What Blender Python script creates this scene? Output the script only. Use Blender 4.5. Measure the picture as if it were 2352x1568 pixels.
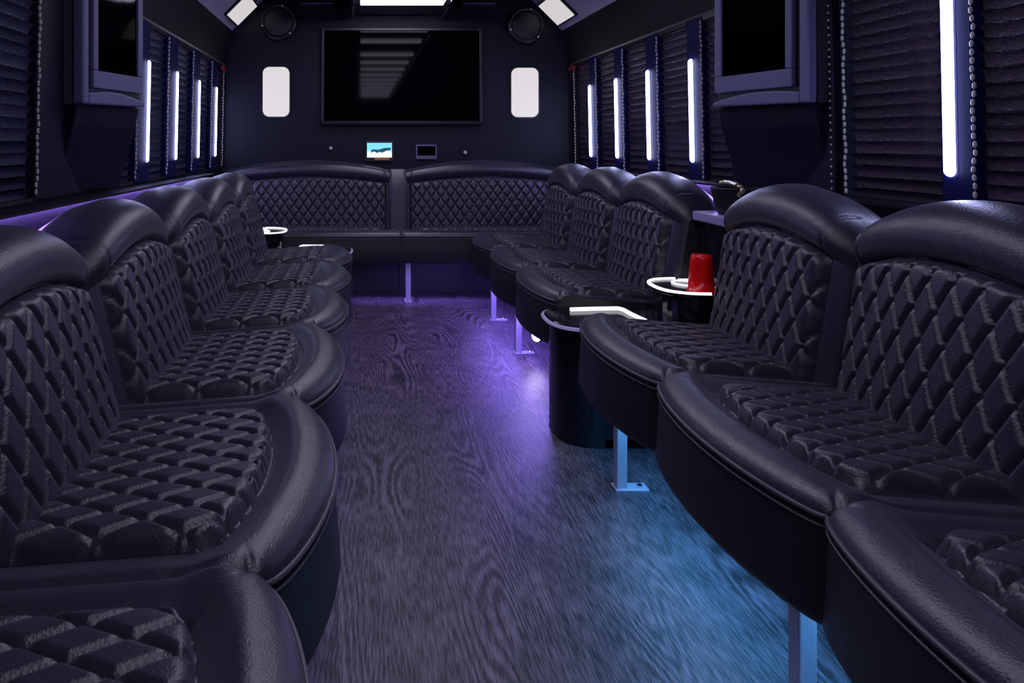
import bpy, math, random
import numpy as np
from mathutils import Matrix, Vector

for o in list(bpy.data.objects):
    bpy.data.objects.remove(o)
SC = bpy.context.scene
COL = SC.collection
random.seed(7)

# ------------------------------------------------------------------ camera
F = 1500.0            # focal length in pixels of the 2352 x 1568 frame
CZ = 0.976            # eye height above the floor
cam_d = bpy.data.cameras.new('camera')
cam_d.sensor_fit = 'HORIZONTAL'
cam_d.sensor_width = 36.0
cam_d.lens = F * 36.0 / 2352.0
cam_d.shift_x = (1176 - 828) / 2352.0
cam_d.shift_y = -(784 - 331) / 2352.0
cam_d.clip_start = 0.02
cam = bpy.data.objects.new('camera', cam_d)
cam.location = (0, 0, CZ)
cam.rotation_euler = (math.pi / 2, 0, 0)
COL.objects.link(cam)
SC.camera = cam

# ------------------------------------------------------------------ world, exposure
w = bpy.data.worlds.new('world')
SC.world = w
w.use_nodes = True
w.node_tree.nodes['Background'].inputs[0].default_value = (0.004, 0.005, 0.012, 1)
w.node_tree.nodes['Background'].inputs[1].default_value = 1.0
SC.view_settings.view_transform = 'Standard'
SC.view_settings.look = 'None'
SC.view_settings.exposure = 0.0
SC.view_settings.gamma = 1.0
SC.view_settings.use_curve_mapping = False

# light levels (radiance of the glowing surfaces)
L_CEIL = 18.5
L_BAR = 26.0
L_PANEL = 1.6
L_PURPLE = 170.0
L_CYAN = 110.0
L_BACK = 130.0

# ------------------------------------------------------------------ helpers
def link(o, parent=None):
    COL.objects.link(o)
    if parent is not None:
        o.parent = parent
    return o

def mesh(name, verts, faces, mat, parent=None, smooth=False):
    me = bpy.data.meshes.new(name)
    me.from_pydata([tuple(map(float, v)) for v in verts], [], [tuple(f) for f in faces])
    me.update()
    if smooth:
        me.polygons.foreach_set('use_smooth', [True] * len(me.polygons))
    if mat is not None:
        me.materials.append(mat)
    return link(bpy.data.objects.new(name, me), parent)

def empty(name, loc=(0, 0, 0), rz=0.0):
    e = bpy.data.objects.new(name, None)
    e.empty_display_size = 0.1
    e.location = loc
    e.rotation_euler = (0, 0, rz)
    return link(e)

def tag(o, label=None, cat=None, group=None, kind=None):
    if label: o['label'] = label
    if cat: o['category'] = cat
    if group: o['group'] = group
    if kind: o['kind'] = kind
    return o

class MB:
    """collects simple solids into one mesh"""
    def __init__(s):
        s.v = []; s.f = []
    def add(s, v, f):
        b = len(s.v)
        s.v += [tuple(p) for p in v]
        s.f += [tuple(i + b for i in q) for q in f]
        return s
    def box(s, x0, x1, y0, y1, z0, z1):
        v = [(x0,y0,z0),(x1,y0,z0),(x1,y1,z0),(x0,y1,z0),(x0,y0,z1),(x1,y0,z1),(x1,y1,z1),(x0,y1,z1)]
        return s.add(v, [(0,3,2,1),(4,5,6,7),(0,1,5,4),(1,2,6,5),(2,3,7,6),(3,0,4,7)])
    def prism(s, poly, a0, a1, axis='z'):
        n = len(poly)
        def P(p, a):
            return (p[0],p[1],a) if axis == 'z' else ((p[0],a,p[1]) if axis == 'y' else (a,p[0],p[1]))
        v = [P(p, a0) for p in poly] + [P(p, a1) for p in poly]
        f = [tuple(range(n))[::-1], tuple(range(n, 2*n))]
        f += [(i, (i+1) % n, n + (i+1) % n, n + i) for i in range(n)]
        return s.add(v, f)
    def tube(s, pts, r, n=10, closed=False):
        pts = [Vector(p) for p in pts]
        m = len(pts); v = []; f = []
        for i, p in enumerate(pts):
            a = pts[(i-1) % m] if closed or i > 0 else p
            b = pts[(i+1) % m] if closed or i < m-1 else p
            t = (b - a).normalized()
            up = Vector((0,0,1)) if abs(t.z) < .9 else Vector((1,0,0))
            u = t.cross(up).normalized(); q = u.cross(t)
            for k in range(n):
                an = 2*math.pi*k/n
                v.append(p + u*(r*math.cos(an)) + q*(r*math.sin(an)))
        for i in range(m if closed else m-1):
            j = (i+1) % m
            for k in range(n):
                f.append((i*n+k, i*n+(k+1) % n, j*n+(k+1) % n, j*n+k))
        if not closed:
            f.append(tuple(range(n))); f.append(tuple(range((m-1)*n, m*n))[::-1])
        return s.add(v, f)
    def lathe(s, prof, n=32, c=(0,0,0), axis='z'):
        v = []; f = []
        for (r, h) in prof:
            for k in range(n):
                a = 2*math.pi*k/n
                if axis == 'z': v.append((c[0]+r*math.cos(a), c[1]+r*math.sin(a), c[2]+h))
                else: v.append((c[0]+r*math.cos(a), c[1]+h, c[2]+r*math.sin(a)))
        for i in range(len(prof)-1):
            for k in range(n):
                f.append((i*n+k, i*n+(k+1) % n, (i+1)*n+(k+1) % n, (i+1)*n+k))
        f.append(tuple(range(n))[::-1]); f.append(tuple(range((len(prof)-1)*n, len(prof)*n)))
        return s.add(v, f)
    def build(s, name, mat, parent=None, smooth=False, bevel=0.0, seg=2, autosmooth=False):
        o = mesh(name, s.v, s.f, mat, parent, smooth)
        if bevel:
            m = o.modifiers.new('bevel', 'BEVEL'); m.width = bevel; m.segments = seg
            m.limit_method = 'ANGLE'; m.angle_limit = 0.6
        return o

def rrect(x0, x1, y0, y1, r, n=6):
    p = []
    for cx, cy, a0 in ((x1-r, y1-r, 0), (x0+r, y1-r, 90), (x0+r, y0+r, 180), (x1-r, y0+r, 270)):
        for k in range(n+1):
            a = math.radians(a0 + 90.0*k/n)
            p.append((cx + r*math.cos(a), cy + r*math.sin(a)))
    return p

# ------------------------------------------------------------------ materials
def new_mat(name):
    m = bpy.data.materials.new(name); m.use_nodes = True
    nt = m.node_tree; b = nt.nodes['Principled BSDF']
    return m, nt, b

def setp(b, **k):
    for a, v in k.items():
        b.inputs[a.replace('_', ' ')].default_value = v

def noise_bump(nt, b, scale, strength, dist=0.002, detail=3.0, vec=None, coord='Object'):
    tc = nt.nodes.new('ShaderNodeTexCoord')
    n = nt.nodes.new('ShaderNodeTexNoise'); n.inputs['Scale'].default_value = scale; n.inputs['Detail'].default_value = detail
    if vec:
        mp = nt.nodes.new('ShaderNodeMapping'); mp.inputs['Scale'].default_value = vec
        nt.links.new(tc.outputs[coord], mp.inputs[0]); nt.links.new(mp.outputs[0], n.inputs['Vector'])
    else:
        nt.links.new(tc.outputs[coord], n.inputs['Vector'])
    bp = nt.nodes.new('ShaderNodeBump'); bp.inputs['Strength'].default_value = strength; bp.inputs['Distance'].default_value = dist
    nt.links.new(n.outputs['Fac'], bp.inputs['Height']); nt.links.new(bp.outputs[0], b.inputs['Normal'])
    return n

def plain(name, col, rough=0.5, metal=0.0, spec=0.5, bump=None, var=0.0):
    m, nt, b = new_mat(name)
    setp(b, Base_Color=(*col, 1), Roughness=rough, Metallic=metal)
    b.inputs['Specular IOR Level'].default_value = spec
    if bump:
        n = noise_bump(nt, b, *bump)
        if var:
            mx = nt.nodes.new('ShaderNodeMix'); mx.data_type = 'RGBA'
            mx.inputs[6].default_value = (*[c*(1-var) for c in col], 1); mx.inputs[7].default_value = (*[min(1, c*(1+var)) for c in col], 1)
            nt.links.new(n.outputs['Fac'], mx.inputs[0]); nt.links.new(mx.outputs[2], b.inputs['Base Color'])
    return m

def glow(name, col, strength):
    m, nt, b = new_mat(name)
    setp(b, Base_Color=(*[0.3*c for c in col], 1), Roughness=0.4)
    b.inputs['Emission Color'].default_value = (*col, 1)
    b.inputs['Emission Strength'].default_value = strength
    return m

def leather(name, col, rough, sheen):
    m, nt, b = new_mat(name)
    setp(b, Base_Color=(*col, 1), Roughness=rough)
    b.inputs['Specular IOR Level'].default_value = 0.8
    b.inputs['Sheen Weight'].default_value = sheen
    b.inputs['Sheen Roughness'].default_value = 0.45
    b.inputs['Sheen Tint'].default_value = (0.8, 0.78, 1, 1)
    n = noise_bump(nt, b, 300.0, 0.55, 0.0015, 5.0)
    n2 = nt.nodes.new('ShaderNodeTexNoise'); n2.inputs['Scale'].default_value = 34.0; n2.inputs['Detail'].default_value = 6.0
    mr = nt.nodes.new('ShaderNodeMapRange'); mr.inputs['To Min'].default_value = rough - .08; mr.inputs['To Max'].default_value = rough + .10
    tc = nt.nodes.new('ShaderNodeTexCoord'); nt.links.new(tc.outputs['Object'], n2.inputs['Vector'])
    nt.links.new(n2.outputs['Fac'], mr.inputs['Value']); nt.links.new(mr.outputs[0], b.inputs['Roughness'])
    mx = nt.nodes.new('ShaderNodeMix'); mx.data_type = 'RGBA'
    mx.inputs[6].default_value = (*[c*0.75 for c in col], 1); mx.inputs[7].default_value = (*[c*1.3 for c in col], 1)
    nt.links.new(n.outputs['Fac'], mx.inputs[0]); nt.links.new(mx.outputs[2], b.inputs['Base Color'])
    return m

M = {}
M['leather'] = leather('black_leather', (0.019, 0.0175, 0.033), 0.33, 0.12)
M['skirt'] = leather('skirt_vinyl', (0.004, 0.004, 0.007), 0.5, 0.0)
M['piping'] = plain('piping', (0.07, 0.066, 0.085), 0.35)
M['wall'] = plain('wall_vinyl', (0.0045, 0.005, 0.014), 0.6, 0.0, 0.3, bump=(260.0, 0.3, 0.001), var=0.2)
M['rearwall'] = plain('rear_wall_vinyl', (0.0035, 0.004, 0.014), 0.55, 0.0, 0.3, bump=(260.0, 0.3, 0.001), var=0.2)
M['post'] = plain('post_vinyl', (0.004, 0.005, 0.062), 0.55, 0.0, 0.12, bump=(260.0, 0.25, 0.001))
M['valance'] = plain('valance_vinyl', (0.012, 0.010, 0.016), 0.55, 0.0, 0.3, bump=(260.0, 0.3, 0.001))
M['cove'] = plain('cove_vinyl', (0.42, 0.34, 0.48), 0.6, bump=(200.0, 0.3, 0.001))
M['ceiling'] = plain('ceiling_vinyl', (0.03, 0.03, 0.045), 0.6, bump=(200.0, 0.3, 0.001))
M['bezel'] = plain('monitor_bezel', (0.115, 0.115, 0.245), 0.5, bump=(300.0, 0.2, 0.001), var=0.1)
M['pillar'] = plain('pillar_vinyl', (0.0035, 0.004, 0.018), 0.6, 0.0, 0.25, bump=(260.0, 0.3, 0.001))
M['screen'] = plain('screen_glass', (0.001, 0.001, 0.002), 0.05, spec=0.04)
M['black'] = plain('black_plastic', (0.008, 0.008, 0.012), 0.4)
M['gloss'] = plain('gloss_black', (0.006, 0.006, 0.010), 0.12, spec=0.4)
M['glass'] = plain('night_glass', (0.003, 0.003, 0.006), 0.06)
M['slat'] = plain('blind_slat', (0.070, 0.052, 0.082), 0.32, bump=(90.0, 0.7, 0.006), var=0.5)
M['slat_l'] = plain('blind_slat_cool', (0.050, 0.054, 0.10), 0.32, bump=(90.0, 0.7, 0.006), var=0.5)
M['bead'] = plain('bead', (0.50, 0.48, 0.44), 0.35)
M['trim'] = plain('grey_trim', (0.17, 0.17, 0.19), 0.35, 0.6)
M['metal'] = plain('brushed_metal', (0.62, 0.60, 0.70), 0.38, 0.5)
M['chrome'] = plain('chrome', (0.8, 0.8, 0.85), 0.12, 1.0)
M['brass'] = plain('brass', (0.62, 0.56, 0.30), 0.3, 0.7)
M['red'] = plain('red_plastic', (0.85, 0.004, 0.008), 0.25, bump=(30.0, 0.05, 0.001))
M['redlamp'] = plain('dark_red_plastic', (0.16, 0.004, 0.018), 0.4)
M['ledge'] = plain('ledge_trim', (0.30, 0.28, 0.50), 0.35)
M['mesh'] = plain('speaker_mesh', (0.010, 0.010, 0.016), 0.5, bump=(900.0, 0.8, 0.001))
M['bar'] = glow('led_bar_white', (0.50, 0.53, 1.0), L_BAR)
M['ceilbar'] = glow('ceiling_bar_light', (0.80, 0.74, 1.0), L_CEIL)
M['panel'] = glow('lamp_panel_white', (1.0, 0.95, 0.92), L_PANEL * 0.40)
M['purple'] = glow('led_purple', (0.26, 0.17, 1.0), L_PURPLE)
M['spot'] = glow('spot_lens', (0.72, 0.62, 1.0), 60.0)
M['leftglow'] = glow('led_dim_violet', (0.26, 0.22, 1.0), 14.0)
M['violet'] = glow('led_violet', (0.42, 0.24, 1.0), L_BACK)
M['cyan'] = glow('led_cyan', (0.10, 0.38, 0.85), L_CYAN)
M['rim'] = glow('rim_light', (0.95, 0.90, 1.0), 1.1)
M['rimdim'] = glow('rim_light_dim', (0.45, 0.40, 0.85), 0.30)
M['disp_cyan'] = glow('display_cyan', (0.22, 0.72, 0.90), 1.0)
M['disp_white'] = glow('display_white', (0.85, 0.95, 1.0), 1.0)
M['disp_teal'] = glow('display_teal', (0.01, 0.10, 0.18), 0.7)
M['disp_orange'] = glow('display_orange', (0.25, 0.08, 0.02), 0.7)

# wood-grain vinyl floor
def floor_mat():
    m, nt, b = new_mat('wood_grain_floor')
    N = nt.nodes; Lk = nt.links
    tc = N.new('ShaderNodeTexCoord')
    mp = N.new('ShaderNodeMapping'); mp.inputs['Scale'].default_value = (1.0, 0.16, 1.0)
    Lk.new(tc.outputs['Object'], mp.inputs[0])
    # slow field whose contour lines make the cathedral grain
    n1 = N.new('ShaderNodeTexNoise'); n1.inputs['Scale'].default_value = 3.6; n1.inputs['Detail'].default_value = 2.0; n1.inputs['Roughness'].default_value = 0.45
    Lk.new(mp.outputs[0], n1.inputs['Vector'])
    mu = N.new('ShaderNodeMath'); mu.operation = 'MULTIPLY'; mu.inputs[1].default_value = 260.0
    Lk.new(n1.outputs['Fac'], mu.inputs[0])
    si = N.new('ShaderNodeMath'); si.operation = 'SINE'; Lk.new(mu.outputs[0], si.inputs[0])
    # fine fibres
    mp2 = N.new('ShaderNodeMapping'); mp2.inputs['Scale'].default_value = (240.0, 22.0, 1.0); Lk.new(tc.outputs['Object'], mp2.inputs[0])
    n2 = N.new('ShaderNodeTexNoise'); n2.inputs['Scale'].default_value = 1.0; n2.inputs['Detail'].default_value = 4.0; Lk.new(mp2.outputs[0], n2.inputs['Vector'])
    n3 = N.new('ShaderNodeTexNoise'); n3.inputs['Scale'].default_value = 9.0; n3.inputs['Detail'].default_value = 5.0; Lk.new(tc.outputs['Object'], n3.inputs['Vector'])
    n4 = N.new('ShaderNodeTexNoise'); n4.inputs['Scale'].default_value = 4.0; n4.inputs['Detail'].default_value = 1.0
    mp4 = N.new('ShaderNodeMapping'); mp4.inputs['Scale'].default_value = (1.6, .5, 1); mp4.inputs['Location'].default_value = (3.3, 1.7, 0)
    Lk.new(tc.outputs['Object'], mp4.inputs[0]); Lk.new(mp4.outputs[0], n4.inputs['Vector'])
    pr = N.new('ShaderNodeMapRange'); pr.inputs['From Min'].default_value = .42; pr.inputs['From Max'].default_value = .68; pr.inputs['To Max'].default_value = .24
    Lk.new(n4.outputs['Fac'], pr.inputs['Value'])
    a = N.new('ShaderNodeMath'); a.operation = 'MULTIPLY_ADD'; Lk.new(pr.outputs[0], a.inputs[1]); Lk.new(si.outputs[0], a.inputs[0])
    c = N.new('ShaderNodeMath'); c.operation = 'MULTIPLY_ADD'; c.inputs[1].default_value = 1.5; c.inputs[2].default_value = -0.53; Lk.new(n2.outputs['Fac'], c.inputs[0])
    d = N.new('ShaderNodeMath'); d.operation = 'MULTIPLY_ADD'; d.inputs[1].default_value = 0.5; Lk.new(n3.outputs['Fac'], d.inputs[0]); Lk.new(c.outputs[0], d.inputs[2])
    Lk.new(d.outputs[0], a.inputs[2])
    cr = N.new('ShaderNodeValToRGB'); e = cr.color_ramp.elements
    e[0].position = 0.26; e[0].color = (0.016, 0.014, 0.018, 1)
    e[1].position = 0.86; e[1].color = (0.185, 0.146, 0.172, 1)
    Lk.new(a.outputs[0], cr.inputs[0]); Lk.new(cr.outputs[0], b.inputs['Base Color'])
    b.inputs['Roughness'].default_value = 0.42
    b.inputs['Specular IOR Level'].default_value = 0.4
    bp = N.new('ShaderNodeBump'); bp.inputs['Strength'].default_value = 0.4; bp.inputs['Distance'].default_value = 0.002
    Lk.new(a.outputs[0], bp.inputs['Height']); Lk.new(bp.outputs[0], b.inputs['Normal'])
    return m
M['floor'] = floor_mat()

# ------------------------------------------------------------------ shell
XC = 0.255; HW = 1.225
XL, XR = XC - HW, XC + HW
YW = 4.55; YF = -3.2
ZW0, ZW1 = CZ - 0.17, CZ + 0.55          # window band
LEAN = 0.020                             # walls lean in towards the roof
def wx(side, z):                         # wall plane, side -1 left, +1 right
    return XC + side * (HW - LEAN * (z - CZ))

tag(MB().box(XL - .1, XR + .1, YF, YW + .05, -0.05, 0.0).build('floor', M['floor']), kind='structure')

def wall_panel(name, side, y0, y1, z0, z1, mat, t=0.03):
    a, b = wx(side, z0), wx(side, z1)
    poly = [(a, z0), (b, z1), (b + side*t, z1), (a + side*t, z0)]
    return tag(MB().prism(poly, y0, y1, 'y').build(name, mat), kind='structure')

def side_wall(name, side):
    m = MB()
    for z0, z1 in ((0.0, ZW0), (ZW1, ZW1 + .02)):
        a, b = wx(side, z0), wx(side, z1)
        m.prism([(a, z0), (b, z1), (b + side*.04, z1), (a + side*.04, z0)], YF, YW, 'y')
    o = tag(m.build(name, M['wall']), kind='structure')
    # padded valance above the windows
    a, b = wx(side, ZW1), XC + side*1.15
    MB().prism([(a, ZW1), (b, CZ + .79), (b + side*.12, CZ + .79), (a + side*.05, ZW1)], YF, YW, 'y').build('valance', M['valance'], o)
    MB().prism([(a - side*.006, ZW1 - .010), (a - side*.014, ZW1 + .008), (a + side*.03, ZW1 + .008), (a + side*.03, ZW1 - .010)], YF, YW, 'y').build('valance_trim', M['trim'], o)
    # sill lip below the windows
    zl = .822 if side > 0 else .800
    a = wx(side, zl)
    MB().prism([(a + side*.01, zl), (a - side*.08, zl - .004), (a - side*.08, zl - .012), (a + side*.01, zl - .012)], YF, 3.99, 'y').build('sill_lip', M['wall'], o)
    return o
wall_l = side_wall('wall_left', -1)
wall_r = side_wall('wall_right', 1)
tag(MB().box(XL - .1, XR + .1, YW, YW + .05, 0, CZ + 1.15).build('wall_rear', M['rearwall']), kind='structure')
tag(MB().box(XL - .1, XR + .1, YF - .05, YF, 0, CZ + 1.15).build('wall_front', M['wall']), kind='structure')
# ceiling: flat centre with 45 degree coves
ceil = tag(MB().box(XC - .88, XC + .88, YF, YW, CZ + 1.09, CZ + 1.13).build('ceiling', M['ceiling']), kind='structure')
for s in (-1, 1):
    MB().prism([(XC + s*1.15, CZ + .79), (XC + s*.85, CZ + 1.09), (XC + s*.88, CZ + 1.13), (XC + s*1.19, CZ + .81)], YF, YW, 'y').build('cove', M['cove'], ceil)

# window posts, LED bars, windows and blinds -----------------------------------
ang = math.atan(LEAN)
def frame_at(side, y, z):
    """matrix: local x = into the bus, y = along bus, z = up the leaning wall"""
    p = Vector((wx(side, z), y, z))
    zx = Vector((-side * LEAN, 0, 1)).normalized()
    yy = Vector((0, 1, 0))
    xx = yy.cross(zx)               # right handed x
    m = Matrix((xx, yy, zx)).transposed().to_4x4()
    return Matrix.Translation(p) @ m
# xx = +X-ish for both sides; into-bus sign is -side

HB = ZW1 - ZW0
def post(n, side, y0, y1, mat='post'):
    m = MB()
    a = -side
    x0, x1 = sorted((a * -0.02, a * 0.012))
    m.box(x0, x1, 0, y1 - y0, 0, HB)
    o = m.build('trim_%d' % n, M[mat], bevel=0.006)
    o.matrix_world = frame_at(side, y0, ZW0)
    tag(o, kind='structure')
    return o

bar_meshes = {}
def led_bar(side, y, label, group):
    if side not in bar_meshes:
        root = empty('led_light_bar')
        a = -side
        n = 8; r = .0155 if side > 0 else .0120; hl = .458/2
        v = []; f = []
        # capsule lens
        prof = []
        for k in range(n+1):
            t = math.pi*k/n - math.pi/2
            prof.append((math.cos(t), math.sin(t)))
        rows = []
        for k in range(n+1):       # bottom cap
            rows.append((-hl + r - r*math.cos(math.pi/2*k/n), r*math.sin(math.pi/2*k/n)))
        rows += [(-z, rr) for z, rr in rows[::-1]]
        mb = MB()
        for (z, rr) in rows:
            for k in range(9):
                t = math.pi*k/8
                v.append((a*(0.012 + rr*0.75*math.sin(t)), rr*math.cos(t), z + hl))
        for i in range(len(rows)-1):
            for k in range(8):
                f.append((i*9+k, i*9+k+1, (i+1)*9+k+1, (i+1)*9+k))
        mesh('lens', v, f, M['bar'], root, True)
        x0, x1 = sorted((a*.008, a*.0125))
        MB().prism(rrect(-.022, .022, -.008, .466, .02), x0, x1, 'x').build('mounting_strip', M['post'], root)
        bar_meshes[side] = root
    else:
        src = bar_meshes[side]
        root = src.copy(); COL.objects.link(root)
        for ch in src.children:
            c = ch.copy(); COL.objects.link(c); c.parent = root
    root.matrix_world = frame_at(side, y, CZ - .081)
    tag(root, label, 'light bar', group)

pane_n = [0]
def window(side, y0, y1):
    pane_n[0] += 1
    a = side
    x0, x1 = sorted((a*.030, a*.036))
    o = MB().box(x0, x1, 0, y1-y0, 0, HB).build('window_%d' % pane_n[0], M['glass'])
    o.matrix_world = frame_at(side, y0, ZW0)
    tag(o, kind='structure')
    x0, x1 = sorted((a*.020, a*.040)); m = MB()
    t = .012
    m.box(x0, x1, 0, t, 0, HB); m.box(x0, x1, y1-y0-t, y1-y0, 0, HB); m.box(x0, x1, t, y1-y0-t, 0, t); m.box(x0, x1, t, y1-y0-t, HB-t, HB)
    m.build('window_frame', M['black'], o)

slat_me = {}
PITCH = 0.0345
def blind(side, y0, y1, label, chain_far=True, extra=False, mat='slat'):
    root = empty('window_blind')
    root.matrix_world = frame_at(side, y0, ZW0)
    wd = y1 - y0
    a = -side
    key = (side, round(wd, 3), mat)
    if key not in slat_me:
        # curved tilted slat with thickness
        n = 6; th = math.radians(58); v = []; f = []
        for ye in (0.004, wd*.33, wd*.66, wd - .004):
            for layer in (0, .0012):
                for k in range(n+1):
                    u = (k/n - .5) * .040
                    bow = .006 * (1 - (2*k/n - 1)**2) + layer
                    x = u*math.cos(th) + bow*math.sin(th); z = u*math.sin(th) - bow*math.cos(th)
                    v.append((a*(-x), ye, -z))
        st = 2*(n+1)
        for j in range(3):
            for k in range(n):
                f.append((j*st+k, j*st+k+1, (j+1)*st+k+1, (j+1)*st+k))
                f.append((j*st+n+1+k, (j+1)*st+n+1+k, (j+1)*st+n+2+k, j*st+n+2+k))
        me = bpy.data.meshes.new('slat'); me.from_pydata(v, [], f); me.update()
        me.polygons.foreach_set('use_smooth', [True]*len(me.polygons)); me.materials.append(M[mat])
        slat_me[key] = me
    me = slat_me[key]
    ns = int((HB - .03) / PITCH)
    for i in range(ns):
        o = bpy.data.objects.new('slat', me); link(o, root)
        o.location = (a*(-.004), 0, .022 + i*PITCH)
        o.rotation_euler = (random.uniform(-.006, .006), a*random.uniform(-.10, .10), 0)
    x0, x1 = sorted((a*-.022, a*.010))
    MB().box(x0, x1, .002, wd-.002, HB-.022, HB-.002).build('head_rail', M['black'], root)
    MB().box(x0, x1, .002, wd-.002, 0.0, .012).build('bottom_rail', M['black'], root)
    m = MB()
    def beads(yc, n, r, ln, xo):
        for i in range(n):
            zc = HB - .03 - (HB-.04)*i/n
            m.lathe([(r*.3, -ln), (r, -ln*.5), (r, ln*.5), (r*.3, ln)], 6, (a*xo + .0015*math.sin(i*1.7), yc + .002*math.sin(i*.9), zc))
    if chain_far is not None:
        beads(wd - .004 if chain_far else .004, 34, .0042, .0085, .020)
        m.build('bead_chain', M['bead'], root)
    if extra:
        m2 = MB()
        for i in range(30):
            zc = HB - .03 - (HB-.04)*i/30
            m2.lathe([(.001, -.004), (.003, -.0015), (.003, .0015), (.001, .004)], 6, (a*.022, wd + .052, zc))
        m2.build('bead_chain', M['bead'], root)
    tag(root, label, 'blind', 'window blinds')
    return root

R_POST = [(0.31, 0.40), (0.73, 0.82), (1.150, 1.240), (1.562, 1.652), (2.795, 2.925), (3.21, 3.345), (3.63, 3.765), (4.04, 4.180)]
L_POST = [(0.38, 0.48), (0.84, 0.94), (1.30, 1.40), (2.775, 2.955), (3.22, 3.405), (3.69, 3.868), (4.15, 4.322)]
n = 1
for (a, b) in R_POST:
    post(n, 1, a, b); n += 1
for (a, b) in L_POST:
    post(n, -1, a, b); n += 1
post(n, 1, 4.45, YW, 'wall'); n += 1
post(n, 1, 2.03, 2.53, 'pillar'); n += 1
post(n, -1, 1.93, 2.50, 'pillar'); n += 1
post(n, -1, 4.50, YW, 'wall'); n += 1
post(n, 1, YF, 0.30, 'wall'); n += 1
post(n, -1, YF, 0.37, 'wall'); n += 1
for a, b in ((0.405, 0.725), (0.825, 1.145)):
    post(n, 1, a, b, 'wall'); n += 1
for a, b in ((0.485, 0.835), (0.945, 1.295)):
    post(n, -1, a, b, 'wall'); n += 1

gR, gL = 'light bars between the windows of the right wall', 'light bars between the windows of the left wall'
led_bar(1, 1.626, 'nearest and largest white light bar on the right wall, between two big blinds', gR)
led_bar(1, 2.887, 'white light bar on the right wall, second from the camera, just past the monitor', gR)
led_bar(1, 3.318, 'white light bar on the right wall, third from the rear corner', gR)
led_bar(1, 3.731, 'white light bar on the right wall, second from the rear corner', gR)
led_bar(1, 4.157, 'white light bar on the right wall closest to the rear corner', gR)
led_bar(-1, 2.933, 'white light bar on the left wall beside the monitor housing', gL)
led_bar(-1, 3.384, 'white light bar on the left wall, second from the monitor housing', gL)
led_bar(-1, 3.849, 'white light bar on the left wall, third from the monitor housing', gL)
led_bar(-1, 4.305, 'white light bar on the left wall closest to the rear corner', gL)

for (y0, y1, lab, ex) in [
    (1.245, 1.558, 'dark slatted blind at the right edge, in front of the nearest light bar', False),
    (1.655, 1.972, 'broad dark slatted blind between the nearest light bar and the right monitor pillar', True),
    (2.535, 2.790, 'narrow strip of slatted blind half hidden behind the right monitor housing', False),
    (2.930, 3.205, 'dark slatted blind on the right wall, first past the monitor housing light bar', False),
    (3.350, 3.625, 'dark slatted blind on the right wall, third from the rear corner', False),
    (3.770, 4.035, 'dark slatted blind on the right wall, second from the rear corner', False),
    (4.185, 4.445, 'dark slatted blind on the right wall nearest the rear corner', False)]:
    window(1, y0, y1); blind(1, y0, y1, lab, True, ex)
for (y0, y1, lab) in [
    (1.405, 1.925, 'broad bluish slatted blind at the left edge of the view'),
    (2.505, 2.770, 'strip of slatted blind below the left monitor housing'),
    (2.960, 3.215, 'slatted blind on the left wall, first past the monitor housing'),
    (3.410, 3.685, 'slatted blind on the left wall, second past the monitor housing'),
    (3.873, 4.145, 'slatted blind on the left wall, second from the rear corner'),
    (4.327, 4.495, 'slatted blind on the left wall nearest the rear corner')]:
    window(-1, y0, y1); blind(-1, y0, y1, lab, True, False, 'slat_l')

# small red fittings at the rear top window corners
for s, lab in ((-1, 'small dark red fitting at the rear top corner of the left windows'), (1, 'small dark red fitting at the rear top corner of the right windows')):
    x = wx(s, ZW1 - .03)
    x0, x1 = sorted((x - s*.035, x - s*.004))
    r = empty('red_fitting', (0, 0, 0))
    MB().box(x0, x1, 4.42, 4.52, ZW1 - .05, ZW1 - .012).build('body', M['redlamp'], r, bevel=.008)
    MB().box(x0 + .01, x1 - .01, 4.405, 4.42, ZW1 - .04, ZW1 - .022).build('lens_cap', M['redlamp'], r, bevel=.004)
    tag(r, lab, 'fitting', 'red corner fittings')

# ------------------------------------------------------------------ seats
def smin(a, b, k):
    h = np.clip(0.5 + 0.5*(b - a)/k, 0, 1)
    return b*(1-h) + a*h - k*h*(1-h)
def sstep(a, b, x):
    t = np.clip((x-a)/(b-a), 0, 1); return t*t*(3-2*t)
def quilt(x, y, w, h):
    a = np.abs(np.sin(np.pi*(x/w + y/h))); b = np.abs(np.sin(np.pi*(x/w - y/h)))
    q = np.minimum(a, b)
    return 1 - (1 - np.clip(q/0.55, 0, 1))**2

def grid_faces(nx, ny):
    i = np.arange(nx-1)[:, None]; j = np.arange(ny-1)[None, :]
    a = (i*ny + j); return np.stack([a, a+ny, a+ny+1, a+1], -1).reshape(-1, 4)

def split_mesh(names, P, faces, inside, mats, parent):
    """one grid cut into two parts along the seam"""
    fin = inside[faces].mean(1) > 0.5
    out = []
    for nm, sel, mt in ((names[0], ~fin, mats[0]), (names[1], fin, mats[1])):
        fs = faces[sel]
        used = np.unique(fs); rm = -np.ones(len(P), int); rm[used] = np.arange(len(used))
        out.append(mesh(nm, P[used], rm[fs].tolist(), mt, parent, True))
    return out

def yfront(x, L, B, ex):
    t = np.clip(x/L, 0, 1)
    return -B*np.clip(np.sin(np.pi*t), 0, 1)**ex

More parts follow.
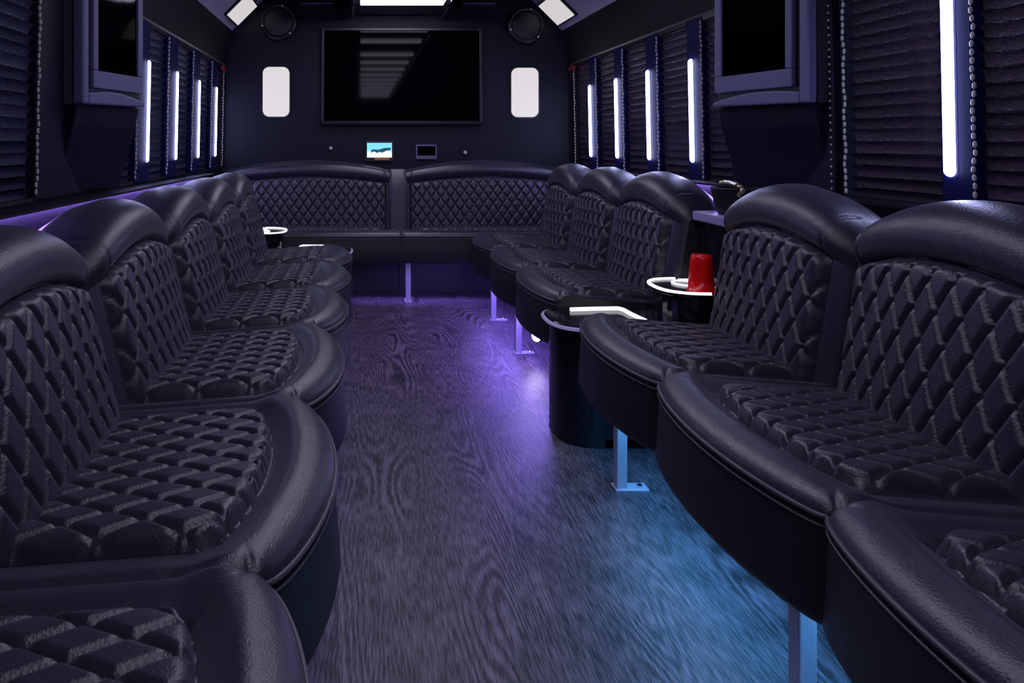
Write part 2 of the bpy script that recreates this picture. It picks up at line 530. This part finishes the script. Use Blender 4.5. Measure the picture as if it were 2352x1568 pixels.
ZEDGE = 0.408; ZBOT = 0.245
def make_seat(name, L, B, ex=.6, zs=.746, A=.090, lean=.16, ytop=.68, side=.055, cside=.066, leg_x=None, aex=.60, po=.072, two=False, nx=170, qw=.051, qh=.120, bw=.112, dz=0.0, base=True):
    root = empty(name)
    # ---- cushion
    ny = 150
    xs = np.linspace(0.0, L, nx); ss = np.linspace(0, 1, ny)**1.15
    X = np.repeat(xs[:, None], ny, 1); yf = yfront(X, L, B, ex)
    Y = yf + ss[None, :]*(0.47 - yf)
    e = Y - yf; xe = np.minimum(X, L - X)
    r = .034
    Z = np.full_like(X, ZEDGE + .026)
    Z -= np.where(e < r, (r - np.sqrt(np.clip(r*r - (r-np.minimum(e, r))**2, 0, None)))*.78, 0)
    Z += .012*np.exp(-((e - .062)/.034)**2)
    Z -= .03*np.clip(Y, 0, None)/.4
    Z -= .008*np.exp(-(xe/.006)**2)
    cx = cside
    ypf = yf + bw + .02*np.abs(2*X/L - 1)**3
    sp = smin(smin(Y - ypf, X - cx, .035), L - cx - X, .035)
    Z -= .012*sstep(-.05, -.004, sp)*(sp < 0) + .012*(sp >= 0)*np.exp(-sp/.006)
    Z -= .006*np.exp(-(sp/.006)**2)
    ins = np.clip(sp, 0, None)
    Z += np.where(sp > 0, -.004 + .012*(1-np.exp(-ins/.010)) + (.0155*quilt(X - L/2, Y, qw, qh) - .003)*sstep(0, .007, ins), 0)
    # crescent seams running from the panel corners to the front corners
    for sx in (0, 1):
        p0 = np.array([cx + .02, float(yfront(np.array([cx]), L, B, ex)[0]) + bw + .01]); p1 = np.array([0.004, 0.012])
        U = X if sx == 0 else L - X
        d = p1 - p0; t = np.clip(((U - p0[0])*d[0] + (Y - p0[1])*d[1])/(d@d), 0, 1)
        ctrl = .018*np.sin(np.pi*t)
        dist = np.hypot(U - (p0[0] + t*d[0]) - ctrl*.7, Y - (p0[1] + t*d[1]) - ctrl*.0)
        Z -= .006*np.exp(-(dist/.005)**2)
    P = np.stack([X, Y, Z + dz], -1).reshape(-1, 3)
    split_mesh(('seat_cushion', 'quilted_seat_panel'), P, grid_faces(nx, ny), (sp > 0).reshape(-1), (M['leather'], M['leather']), root)
    # ---- skirt body
    n = 60; xs2 = np.linspace(.001, L-.001, n); yf2 = yfront(xs2, L, B, ex)
    rows = [(ZEDGE + dz, .002), (ZEDGE - .02 + dz, -.001), (.33, -.004), (ZBOT + .010, -.010), (ZBOT, -.006), (ZBOT + .001, .004), (ZBOT + .036, .010)]
    v = []; f = []
    for (z, off) in rows:
        for x, y in zip(xs2, yf2): v.append((x, y + off, z))
    for k in range(len(rows)-1):
        for i in range(n-1): f.append((k*n+i, (k+1)*n+i, (k+1)*n+i+1, k*n+i+1))
    m = MB(); m.add(v, f)
    # bottom, ends
    bt = [(x, y + .010, ZBOT + .035) for x, y in zip(xs2, yf2)] + [(L-.001, .47, ZBOT + .035), (.001, .47, ZBOT + .035)]
    m.add(bt, [tuple(range(len(bt)))[::-1]])
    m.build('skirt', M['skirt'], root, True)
    G = P.reshape(nx, ny, 3)
    for xx, idx, gi in ((.001, 0, 0), (L-.001, -1, nx-1)):
        pts = [(xx, yf2[idx] + off, z) for (z, off) in rows[:5]][::-1]
        prof = [(xx, p[1], p[2] - .0005) for p in G[gi][::6]]
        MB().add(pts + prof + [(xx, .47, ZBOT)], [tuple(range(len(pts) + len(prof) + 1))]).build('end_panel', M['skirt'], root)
    # ---- piping along the front edge
    m = MB(); pp = list(zip(xs2, yf2))
    m.tube([(x, y - .002, ZEDGE + .001 + dz) for x, y in pp], .0042, 8)
    m.tube([(x, y - .003, ZEDGE - .014 + dz) for x, y in pp], .0022, 6)
    m.v = [(min(max(p[0], .0005), L-.0005), p[1], p[2]) for p in m.v]
    m.build('piping', M['piping'], root, True)
    # ---- backrest
    ny2 = 200
    t = xs/L; arch = np.clip(np.sin(np.pi*t), 0, 1)
    zt = zs + A*arch**aex; zp = zs - po + (A - .016)*arch**(aex + .2)
    rr = .06
    n1 = 140; n2 = 34; n3 = ny2 - n1 - n2
    Yb = np.zeros((nx, ny2)); Zb = np.zeros_like(Yb); Ny = np.zeros_like(Yb); Nz = np.zeros_like(Yb)
    z0 = .34
    for i in range(nx):
        zz = np.linspace(z0, zt[i] - rr, n1); yy = .395 + lean*(zz - .42)
        yb = yy[-1]
        an = np.linspace(0, np.pi/2, n2 + 1)[1:]
        ya = yb + rr*(1 - np.cos(an)); za = zt[i] - rr + rr*np.sin(an)
        u = np.linspace(0, 1, n3 + 1)[1:]
        yc = ya[-1] + u*(ytop - ya[-1]); zc = zt[i] - .012*u - .17*np.clip(u - .30, 0, 1)**1.5
        Yb[i] = np.concatenate([yy, ya, yc]); Zb[i] = np.concatenate([zz, za, zc])
        Ny[i] = np.concatenate([-np.ones(n1), -np.cos(an), np.zeros(n3)]); Nz[i] = np.concatenate([np.zeros(n1), np.sin(an), np.ones(n3)])
    Xb = np.repeat(xs[:, None], ny2, 1); xe = np.minimum(Xb, L - Xb)
    ZT = zt[:, None]; ZP = zp[:, None]
    jj = np.arange(ny2)[None, :]
    front = (jj < n1 + n2)
    zeff = np.where(jj < n1, Zb, np.where(front, Zb, ZT))
    fade = np.where(jj < n1, 1.0, np.clip(1 - (jj - n1)/n2, 0, 1))
    chan = sstep(0, .055, xe)
    fdisp = (.014*chan + .042*np.clip(np.sin(np.pi*Xb/L), 0, 1)**.7*min(1, .6/L) - .026)*np.where(front, 1, np.clip(1 - (jj - n1 - n2)/(n3*.6), .25, 1)) - .010*np.exp(-(xe/.006)**2)
    b = np.clip((zeff - ZP)/(ZT - ZP), 0, 1)
    fdisp = fdisp + .026*np.sin(np.pi*b)**.8*chan*np.where(front, 1, 0)
    sp = smin(ZP - zeff, xe - side, .018); sp = np.where(front, sp, -1)
    fdisp = fdisp - .010*np.exp(-(np.clip(sp, -1, 1)/.007)**2)
    ins = np.clip(sp, 0, None)
    fdisp = fdisp + np.where(sp > 0, .014*(1-np.exp(-ins/.010)) + (.0155*quilt(Xb - L/2, Zb, qw, qh) - .002)*sstep(0, .007, ins), 0)
    # crease on the bolster near each shoulder
    fdisp = fdisp - .006*np.exp(-((xe - side*1.05 - .5*np.clip(ZT - zeff, 0, .06)*0)/.004)**2)*(b > 0)*front
    P = np.stack([Xb, Yb + Ny*fdisp, Zb + Nz*fdisp], -1).reshape(-1, 3)
    bk = split_mesh(('backrest', 'quilted_back_panel'), P, grid_faces(nx, ny2), (sp > 0).reshape(-1), (M['leather'], M['leather']), root)
    # end caps and rear of the backrest
    m = MB()
    for i in (0, nx-1):
        pts = P.reshape(nx, ny2, 3)[i][::4]
        pts = [tuple(p) for p in pts] + [(pts[-1][0], ytop, z0)]
        m.add(pts, [tuple(range(len(pts)))])
    la = P.reshape(nx, ny2, 3)[:, -1]
    k = 12; ids = np.linspace(0, nx-1, k).astype(int)
    v = [tuple(la[i]) for i in ids] + [(la[i][0], ytop, z0) for i in ids]
    m.add(v, [(q, q+1, k+q+1, k+q) for q in range(k-1)])
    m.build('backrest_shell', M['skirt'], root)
    # ---- base panel and legs
    if base:
        MB().box(.002, L-.002, .30, .33, 0, ZBOT).box(.002, L-.002, .33, ytop, 0, .02).build('base_panel', M['skirt'], root)
    for lx in (leg_x or []):
        add_leg(root, lx)
    return root

def add_leg(root, lx, ly=.024):
    lg = MB().box(lx-.015, lx+.015, ly-.015, ly+.015, .004, ZBOT + .02).build('leg', M['metal'], root, bevel=.003)
    MB().box(lx-.02, lx+.02, ly-.02, ly+.075, 0, .006).build('foot_plate', M['metal'], lg, bevel=.001)
    MB().lathe([(.008, 0), (.008, .004), (.005, .006)], 8, (lx, ly+.055, .006)).build('bolt', M['chrome'], lg)

def copy_thing(src):
    r = src.copy(); COL.objects.link(r)
    for ch in src.children:
        c = ch.copy(); COL.objects.link(c); c.parent = r
        for g in ch.children:
            d = g.copy(); COL.objects.link(d); d.parent = c
    return r

def place(root, side, xfront, y0, y1, L, label, group, cat='bench'):
    root.rotation_euler = (0, 0, math.pi/2 if side < 0 else -math.pi/2)
    root.location = (xfront, y0 if side < 0 else y1, 0)
    root.scale = ((y1 - y0)/L, 1, 1)
    tag(root, label, cat, group)

# right bench
LR = 0.553
XRF = 0.713
R = [(0.437, 0.990, 'quilted black seat at the bottom right corner, nearest on the right bench', [.45]),
     (0.990, 1.544, 'quilted black seat of the right bench with its whole cushion above the cyan glow', [.454]),
     (1.544, 2.079, 'quilted black seat of the right bench next to the console with the red cup', [.234]),
     (2.360, 2.906, 'quilted black seat of the right bench just behind the red cup console', []),
     (2.906, 3.457, 'middle quilted black seat of the three far seats on the right bench', [.407]),
     (3.457, 3.990, 'last quilted black seat of the right bench, in the rear corner', [.38])]
gseatR = 'seats of the right bench'; gseatL = 'seats of the left bench'
protoR = make_seat('lounge_bench', LR, .057)
first = True
for (y0, y1, lab, legs) in R:
    o = protoR if first else copy_thing(protoR); first = False
    place(o, 1, XRF, y0, y1, LR, lab, gseatR)
for o, (y0, y1, lab, legs) in zip([x for x in COL.objects if x.name.startswith('lounge_bench') and x.get('group') == gseatR], R):
    for lx in legs: add_leg(o, lx)

# left bench
LL = 0.56
XLF = -0.130
Ls = [(0.270, 0.838, 'quilted black seat at the bottom left corner, nearest on the left bench'),
      (0.838, 1.407, 'big quilted black seat of the left bench, second from the camera'),
      (1.407, 1.967, 'quilted black seat of the left bench, third from the camera'),
      (1.967, 2.492, 'quilted black seat of the left bench, fourth from the camera'),
      (2.492, 3.030, 'quilted black seat of the left bench, second from its console end'),
      (3.030, 3.500, 'last quilted black seat of the left bench beside the lit tray console')]
protoL = make_seat('lounge_bench', LL, .085, zs=.706, A=.098, lean=.24, po=.062, ytop=.74)
first = True
for (y0, y1, lab) in Ls:
    o = protoL if first else copy_thing(protoL); first = False
    place(o, -1, XLF, y0, y1, LL, lab, gseatL)

# rear bench: two wide seats
LQ = HW - .01
gQ = 'seats of the rear bench'
q = make_seat('lounge_bench', LQ, .012, ex=.8, zs=.785, A=.070, lean=.10, po=.085, ytop=.525, side=.085, cside=.10, aex=.65, nx=300, qw=.064, qh=.088, leg_x=[])
q.location = (XC - LQ, 4.02, 0); tag(q, 'wide quilted black seat of the rear bench, left half below the screen', 'bench', gQ)
q2 = copy_thing(q)
q2.location = (XC, 4.02, 0); tag(q2, 'wide quilted black seat of the rear bench, right half below the screen', 'bench', gQ)
add_leg(q2, .04)
nb = 12
for own, sx, xo in ((q, -1, LQ), (q2, 1, 0.0)):
    v = []
    for k in range(nb+1):
        z = .40 + .405*k/nb
        yy = .392 + .10*(z - .42) + (.03*max(0, (k - nb + 3)/3)**2)
        for i in range(9):
            u = i/8
            v.append((xo + sx*u*.064, yy - .020*math.sqrt(max(0, 1 - u**6)), z))
    f = [(k*9+i, k*9+i+1, (k+1)*9+i+1, (k+1)*9+i) for k in range(nb) for i in range(8)]
    mesh('centre_pad', v, f, M['leather'], own, True)

# ------------------------------------------------------------------ consoles between the seats
def make_console(name, wd, flip=False):
    root = empty(name)
    fx = (lambda x: wd - x) if flip else (lambda x: x)
    # nose outline (x along bench, y depth): rounded front
    def nose(x0, x1, yf, yb, inset=0.0, n=18):
        p = []
        c = (x0 + x1)/2; a = (x1 - x0)/2 - inset
        for k in range(n+1):
            t = math.pi - math.pi*k/n
            p.append((c + a*math.copysign(abs(math.cos(t))**.75, math.cos(t)), yf + inset + .13 - (.13)*math.sin(t)**.8))
        return [(x0 + inset, yb)] + p + [(x1 - inset, yb)]
    body = MB().prism(nose(0, wd, -.075, .70), 0.004, .372).build('cabinet', M['gloss'], root)
    MB().prism(nose(0, wd, -.071, .70), 0.0, .03).build('plinth', M['black'], root)
    top = MB().prism(nose(-.004, wd+.004, -.092, .62), .372, .390).build('counter_top', M['gloss'], root, bevel=.004)
    rim = [(p[0], p[1], .381) for p in nose(-.006, wd+.006, -.095, .13)[1:-1]]
    MB().tube(rim, .0065, 8).build('edge_trim', M['rimdim'], top, True)
    # reflection on polished trim, put in as a glowing tube on the counter
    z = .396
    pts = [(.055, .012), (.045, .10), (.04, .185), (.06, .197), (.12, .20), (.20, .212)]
    MB().tube([(fx(x), y, z) for x, y in pts], .0075, 8).build('glowing_reflection', M['rim'], root, True)
    # raised step with tray
    st = MB().prism(nose(.004, wd-.004, .285, .70), .390, .480).build('step', M['gloss'], root)
    for bx in (.10, .13):
        MB().lathe([(.008, -.004), (.008, .0), (.005, .003)], 10, (bx, .345, .43), 'y').build('button', M['metal'], st)
    tr = MB().prism(nose(0, wd, .268, .60), .480, .492).build('tray', M['gloss'], root, bevel=.003)
    ring = [(p[0], p[1], .494) for p in nose(.006, wd-.006, .272, .50)[1:-1]]
    MB().tube(ring, .0058, 10).build('tray_rim_light', M['rim'], tr, True)
    MB().tube([(fx(.035), .40, .494), (fx(.035), .50, .494)], .0065, 8).build('tray_rim_light', M['rim'], tr, True)
    for c in ((.085, .40), (.19, .43)):
        MB().tube([(c[0] + .042*math.cos(a), c[1] + .042*math.sin(a), .4955) for a in np.linspace(0, 2*math.pi, 29)[:-1]], .0035, 8, True).build('cup_holder_ring', M['rim'], tr, True)
    # tall back cabinet and upper ledge
    MB().box(.004, wd-.004, .49, .70, .492, .705).build('back_cabinet', M['gloss'], root)
    MB().prism(rrect(-.002, wd+.002, .462, .72, .02), .705, .738).build('upper_ledge', M['ledge'], root, bevel=.006)
    return root
WD = .281
con = make_console('drink_console', .256)
con.rotation_euler = (0, 0, -math.pi/2); con.location = (XRF + .012, 2.3475, 0)
tag(con, 'glossy black drink console with red cup on its lit tray, right side', 'console', 'drink consoles')
con2 = make_console('drink_console', .256, True)
con2.rotation_euler = (0, 0, math.pi/2); con2.location = (XLF - .012, 3.514, 0)
tag(con2, 'black drink console with bright white tray at the far end of the left bench', 'console', 'drink consoles')

# upside down red cup
cup = empty('drink_cup', (1.118, 2.142, .4925))
MB().lathe([(.0415, 0), (.0425, .003), (.0415, .006), (.040, .006), (.0375, .048), (.0380, .05), (.0350, .085), (.0355, .087), (.0325, .112), (.031, .119), (.027, .122)], 36).build('cup_body', M['red'], cup, True)
MB().tube([(.0425*math.cos(a), .0425*math.sin(a), .004) for a in np.linspace(0, 2*math.pi, 37)[:-1]], .0025, 8, True).build('rolled_lip', M['red'], cup, True)
tag(cup, 'bright red plastic cup standing upside down on the lit tray', 'cup')

# black bucket with brass bars on the upper ledge
bk = empty('ice_bucket', (1.275, 2.215, .739))
MB().lathe([(.055, 0), (.062, .01), (.078, .085), (.080, .09), (.074, .09), (.058, .02), (.001, .018)], 32).build('bucket_body', M['black'], bk, True)
MB().tube([(-.045, -.085, .104), (-.03, -.02, .106), (-.02, .03, .106), (-.01, .075, .102)], .008, 8).build('brass_bar', M['brass'], bk, True)
MB().tube([(-.05, -.098, .070), (-.03, -.09, .085), (.0, -.02, .096)], .007, 8).build('brass_bar', M['brass'], bk, True)
tag(bk, 'black tub with pale brass bars across its rim on the console ledge', 'bucket')

# ------------------------------------------------------------------ LED strips
def strip(name, pts, r, mat, label, group=None, cat='light strip'):
    root = empty(name)
    MB().tube(pts, r, 6).build('glowing_tube', mat, root, True)
    a, b = Vector(pts[0]), Vector(pts[-1]); d = (b-a).normalized()
    up = Vector((0, 0, r*1.4))
    MB().tube([a + up*.6, b + up*.6], r*.5, 4).build('mounting_channel', M['black'], root)
    return tag(root, label, cat, group)
gU = 'light strips under the benches'
strip('led_strip', [(.755, 2.44, .258), (.755, 3.90, .258)], .006, M['purple'], 'violet light strip under the three far seats of the right bench', gU)
strip('led_strip', [(-.06, 4.062, .258), (.72, 4.062, .258)], .005, M['purple'], 'violet light strip under the front edge of the rear bench', gU)
strip('led_strip', [(.85, 0.75, .258), (.85, 1.98, .258)], .006, M['cyan'], 'cyan blue light strip under the near seats of the right bench', gU)
sp = empty('bench_spotlight', (.790, 2.93, .115))
MB().lathe([(.012, 0), (.026, -.004), (.030, .010), (.024, .022)], 20, axis='y').build('spot_housing', M['black'], sp)
MB().lathe([(.004, -.012), (.016, -.009), (.024, -.003), (.024, .0)], 20, axis='y').build('spot_lens', M['spot'], sp, True)
MB().box(-.006, .006, .01, .10, .0, .17).build('spot_bracket', M['black'], sp)
sp.rotation_euler = (0, 0, -math.radians(50))
tag(sp, 'bright white spotlight under the far seats of the right bench by a leg', 'spotlight')
ch = MB().box(-.07, .73, 4.050, 4.054, .236, .279).box(-.07, .73, 4.070, 4.074, .236, .279)  # unseen plates added to narrow the violet glow on the floor
ch.build('added_glow_baffle', M['black'], [o for o in COL.objects if o.get('label') == 'violet light strip under the front edge of the rear bench'][0])
strip('led_strip', [(-.20, .40, .258), (-.20, 3.45, .258)], .004, M['leftglow'], 'dim blue violet light strip under the left bench', gU)
gW = 'violet light strips behind the backrests'
strip('led_strip', [(XR - .022, 2.40, .8065), (XR - .022, 3.95, .8065)], .003, M['violet'], 'violet light strip behind the far backrests of the right bench', gW)
strip('led_strip', [(XL + .022, 0.5, .7845), (XL + .022, 3.95, .7845)], .003, M['violet'], 'violet light strip behind the backrests of the left bench', gW)

# ------------------------------------------------------------------ side monitors
def monitor(side, ynear, label, T=.372):
    """housing angled towards the camera; t runs along the face, u into the bus"""
    X0 = XC + side*1.165
    d = Vector((-side*.27, 1, 0)); dl = d.length
    nrm = Vector((-side, -.27, 0)).normalized()
    def W(t, out, z):          # t metres of Y, out from the face, z above the eye
        p = Vector((X0, ynear, CZ + z)) + d*t + nrm*out
        return (p.x, p.y, p.z)
    root = empty('wall_monitor', (X0, ynear, CZ + .13))
    root_inv = Matrix.Translation((-X0, -ynear, -(CZ + .13)))
    def slab(name, poly, o0, o1, mat, parent, bevel=0.0):
        n = len(poly)
        v = [root_inv @ Vector(W(t, o0, z)) for t, z in poly] + [root_inv @ Vector(W(t, o1, z)) for t, z in poly]
        f = [tuple(range(n)), tuple(range(n, 2*n))[::-1]] + [(i, n+i, n+(i+1) % n, (i+1) % n) for i in range(n)]
        m = MB(); m.add(v, f)
        return m.build(name, mat, parent, bevel=bevel)
    ZT = .66
    # housing box behind the face, running back to the wall
    hb = MB()
    wall = XC + side*(HW - .02)
    q = [Vector(W(0, -.02, 0)).xy, Vector(W(T, -.02, 0)).xy, Vector((wall, ynear + T + .02)), Vector((wall, ynear - .01))]
    hb.prism([(p.x - X0, p.y - ynear) for p in q], 0, ZT - .13)
    hb.build('housing', M['pillar'], root)
    # outer frame
    fr = slab('outer_frame', [(0, .13), (.030, .13), (.030, ZT), (0, ZT)], -.02, .022, M['bezel'], root, .008)
    # bottom rail with a curved upper edge
    pts = [(.030, .13)]
    pts += [(T - .0, .137)]
    for k in range(9):
        u = 1 - k/8
        pts.append((.030 + (T - .030)*u, .158 + .026*math.sin(math.pi*min(1, u*.8 + .12)) - .012*u))
    slab('bottom_rail', pts, -.02, .020, M['bezel'], fr, .006)
    # groove
    slab('recess', [(.028, .15), (T, .15), (T, ZT), (.028, ZT)], -.02, -.006, M['black'], root)
    # bezel around the screen
    b0, b1, s0, s1 = .060, T - .004, .085, T - .034
    slab('screen_bezel', [(b0, .186), (b1, .186), (b1, .246), (b0, .246)], -.006, .014, M['bezel'], root, .004)
    slab('screen_bezel', [(b0, .246), (s0, .246), (s0, ZT-.03), (b0, ZT-.03)], -.006, .014, M['bezel'], root, .004)
    slab('screen_bezel', [(s1, .246), (b1, .246), (b1, ZT-.03), (s1, ZT-.03)], -.006, .014, M['bezel'], root, .004)
    slab('screen', [(s0, .246), (s1, .246), (s1, ZT-.03), (s0, ZT-.03)], -.006, .006, M['screen'], root)
    # bracket tapering down to the wall
    v = []
    for t in (.004, T - .004):
        for out, z in ((-.004, .131), (-.018, .06), (-.055, -.05), (-.085, -.16), (-.11, -.16), (-.11, .131)):
            p = Vector(W(t, out, z)); v.append((p.x - X0, p.y - ynear, p.z - CZ - .13))
    MB().add(v, [(0,1,2,3,4,5), (11,10,9,8,7,6)] + [(k, 6+k, 6+(k+1) % 6, (k+1) % 6) for k in range(6)]).build('bracket', M['pillar'], root, bevel=.004)
    return tag(root, label, 'monitor', 'monitors on the side walls')
monitor(1, 2.05, 'dark screen in a lavender grey frame hung on the right wall')
monitor(-1, 2.10, 'dark screen in a lavender grey frame hung on the left wall', .335)

# ------------------------------------------------------------------ rear wall fittings
def rx(u): return (u - 828)/330.0
def rz(v): return CZ + (331 - v)/330.0
tv = empty('rear_screen', (XC, YW, rz(277)))
def loc(m, root):       # shift collected verts into the root's frame
    m.v = [(a - root.location.x, b - root.location.y, c - root.location.z) for a, b, c in m.v]
    return m
x0, x1, z0, z1 = rx(745), rx(1100), rz(277), rz(72)
loc(MB().box(x0, x1, YW-.022, YW-.004, z0, z1), tv).build('screen', M['screen'], tv)
fr = MB(); t = .022
fr.box(x0-t, x0, YW-.030, YW-.001, z0-t, z1+t).box(x1, x1+t, YW-.030, YW-.001, z0-t, z1+t).box(x0, x1, YW-.030, YW-.001, z1, z1+t)
loc(fr, tv).build('screen_frame', M['black'], tv, bevel=.004)
loc(MB().box(x0-.02, x1+.02, YW-.045, YW-.001, z0-.034, z0-.002), tv).build('lower_ledge', M['wall'], tv, bevel=.010)
tag(tv, 'large black screen on the rear wall above the rear bench', 'screen')

def lamp_panel(x0, x1, z0, z1, label):
    r = empty('wall_lamp', ((x0+x1)/2, YW, z0))
    loc(MB().prism(rrect(x0, x1, z0, z1, .045, 8), YW-.020, YW-.004, 'y'), r).build('diffuser', M['panel'], r, bevel=.005)
    loc(MB().prism(rrect(x0-.010, x1+.010, z0-.010, z1+.010, .052, 8), YW-.010, YW-.001, 'y'), r).build('surround', M['black'], r)
    tag(r, label, 'lamp', 'white lamp panels on the rear wall')
lamp_panel(rx(604), rx(665), rz(268), rz(154), 'upright white rounded lamp panel left of the rear screen')
lamp_panel(rx(1174), rx(1236), rz(269), rz(156), 'upright white rounded lamp panel right of the rear screen')

def cove_lamp(s, label):
    r = empty('cove_lamp', (XC + s*1.04, 4.30, CZ + .89))
    # local frame: x along the cove slope, y along the bus, z = normal into the bus
    sl = Vector((-s*.7071, 0, .7071)); nr = Vector((-s*.7071, 0, -.7071)); yy = Vector((0, 1, 0))
    if s < 0: pass
    def B(a0, a1, y0, y1, n0, n1):
        v = []
        for n_ in (n0, n1):
            for a, y in ((a0, y0), (a1, y0), (a1, y1), (a0, y1)):
                v.append(tuple(sl*a + yy*y + nr*n_))
        return v, [(0,3,2,1),(4,5,6,7),(0,1,5,4),(1,2,6,5),(2,3,7,6),(3,0,4,7)]
    v, f = B(-.093, .093, -.165, .165, .006, .020); m = MB(); m.add(v, f); m.build('diffuser', M['panel'], r, bevel=.004)
    v, f = B(-.105, .105, -.178, .178, -.016, .008); m = MB(); m.add(v, f); m.build('surround', M['black'], r)
    tag(r, label, 'lamp', 'tilted lamps on the ceiling coves')
cove_lamp(-1, 'tilted white lamp on the left ceiling cove at the rear')
cove_lamp(1, 'tilted white lamp on the right ceiling cove at the rear')

def speaker(x, z, label):
    r = empty('round_speaker', (x, YW, z))
    MB().lathe([(.128, 0), (.128, -.03), (.120, -.045), (.108, -.048), (.104, -.040)], 40, (0, 0, 0), 'y').build('speaker_ring', M['black'], r, True)
    MB().lathe([(.104, -.030), (.104, -.040), (.085, -.050), (.05, -.058), (.012, -.061)], 40, (0, 0, 0), 'y').build('grille', M['mesh'], r, True)
    for a in (75, 195, 315):
        MB().lathe([(.007, -.046), (.007, -.050), (.004, -.052)], 8, (.114*math.cos(math.radians(a)), 0, .114*math.sin(math.radians(a))), 'y').build('screw', M['metal'], r)
    tag(r, label, 'speaker', 'round speakers on the rear wall')
speaker(rx(641), rz(52), 'round black speaker in the upper left of the rear wall')
speaker(rx(1206), rz(60), 'round black speaker in the upper right of the rear wall')

# small lit display
r = empty('control_display', (rx(871), YW, rz(366)))
X0, X1, Z0, Z1 = rx(843), rx(900), rz(367), rz(328)
loc(MB().box(X0-.012, X1+.012, YW-.016, YW-.001, Z0-.012, Z1+.012), r).build('display_frame', M['black'], r, bevel=.003)
wq, hq = X1 - X0, Z1 - Z0
loc(MB().box(X0, X1, YW-.0175, YW-.015, Z0 + hq*.52, Z1), r).build('sky_band', M['disp_cyan'], r)
loc(MB().box(X0, X1, YW-.0175, YW-.015, Z0 + hq*.14, Z0 + hq*.52), r).build('white_band', M['disp_white'], r)
loc(MB().box(X0 + wq*.3, X1 - wq*.1, YW-.0175, YW-.015, Z0, Z0 + hq*.13), r).build('orange_band', M['disp_orange'], r)
zz = [(.14, .42), (.20, .62), (.45, .60), (.70, .70), (.95, .72), (.95, .58), (.80, .55), (.68, .47), (.60, .42), (.50, .48), (.40, .40), (.30, .50)]
loc(MB().prism([(X0 + wq*a, Z0 + hq*b) for a, b in zz], YW-.019, YW-.0172, 'y'), r).build('dark_mark', M['disp_teal'], r)
tag(r, 'small lit cyan and white display on the rear wall below the screen', 'display')
# dim unit
r = empty('media_unit', (rx(978), YW, rz(366)))
X0, X1, Z0, Z1 = rx(955), rx(1003), rz(366), rz(332)
loc(MB().box(X0, X1, YW-.018, YW-.001, Z0, Z1), r).build('panel_body', M['bezel'], r, bevel=.003)
loc(MB().box(X0+.01, X1-.01, YW-.021, YW-.017, Z0+.028, Z1-.01), r).build('dark_window', M['screen'], r)
loc(MB().box(X0+.004, X1-.004, YW-.026, YW-.017, Z0+.004, Z0+.016), r).build('chrome_lip', M['trim'], r)
tag(r, 'small unlit grey panel on the rear wall right of the lit display', 'control panel')
for (u, v, lab) in ((760, 340, 'small grey knob on the rear wall left of the lit display'), (1068, 350, 'small pale knob on the rear wall right of the unlit panel')):
    r = empty('knob', (rx(u), YW, rz(v)))
    MB().lathe([(.020, -.001), (.020, -.008), (.018, -.010)], 20, axis='y').build('collar', M['black'], r)
    MB().lathe([(.012, -.010), (.012, -.026), (.009, -.029)], 20, axis='y').build('cap', M['metal'], r)
    tag(r, lab, 'knob', 'knobs on the rear wall')

# ------------------------------------------------------------------ ceiling light tray
tray = empty('ceiling_light_tray', (XC, 1.6, CZ + .874))
X0, X1 = XC - .305, XC + .305
loc(MB().box(X0, X1, YF + .02, YW - .06, CZ + .888, CZ + 1.088), tray).build('tray_body', M['gloss'], tray)
for s in (X0, X1):
    loc(MB().box(s - .008, s + .008, YF + .02, YW - .06, CZ + .868, CZ + .892), tray).build('chrome_edge', M['chrome'], tray, bevel=.003)
for yb, hw in ((4.03, .075), (3.45, .045), (2.62, .045), (1.98, .045), (1.36, .045), (.72, .045), (.10, .045), (-.52, .045), (-1.14, .045), (-1.76, .045), (-2.38, .045), (-3.0, .045)):  # bars at the front end are unseen, added to light the bus from there
    loc(MB().box(XC - .255, XC + .265, yb - hw, yb + hw, CZ + .872, CZ + .890), tray).build('light_lens', M['ceilbar'], tray, bevel=.004)
tag(tray, 'dropped ceiling tray with glowing cross bars along the middle of the roof', 'ceiling light')

for s, lab in ((-1, 'dark air vent box at the rear ceiling, left of the light tray'), (1, 'dark air vent box at the rear ceiling, right of the light tray')):
    r = empty('air_vent', (XC + s*.545, 4.41, CZ + .927))
    MB().box(-.118, .118, 0, .12, 0, .16).build('vent_box', M['wall'], r, bevel=.008)
    for k in range(4):
        MB().box(-.105, .105, -.010, .004, .018 + k*.032, .026 + k*.032).build('louvre', M['bezel'], r)
    tag(r, lab, 'air vent', 'air vents by the light tray')
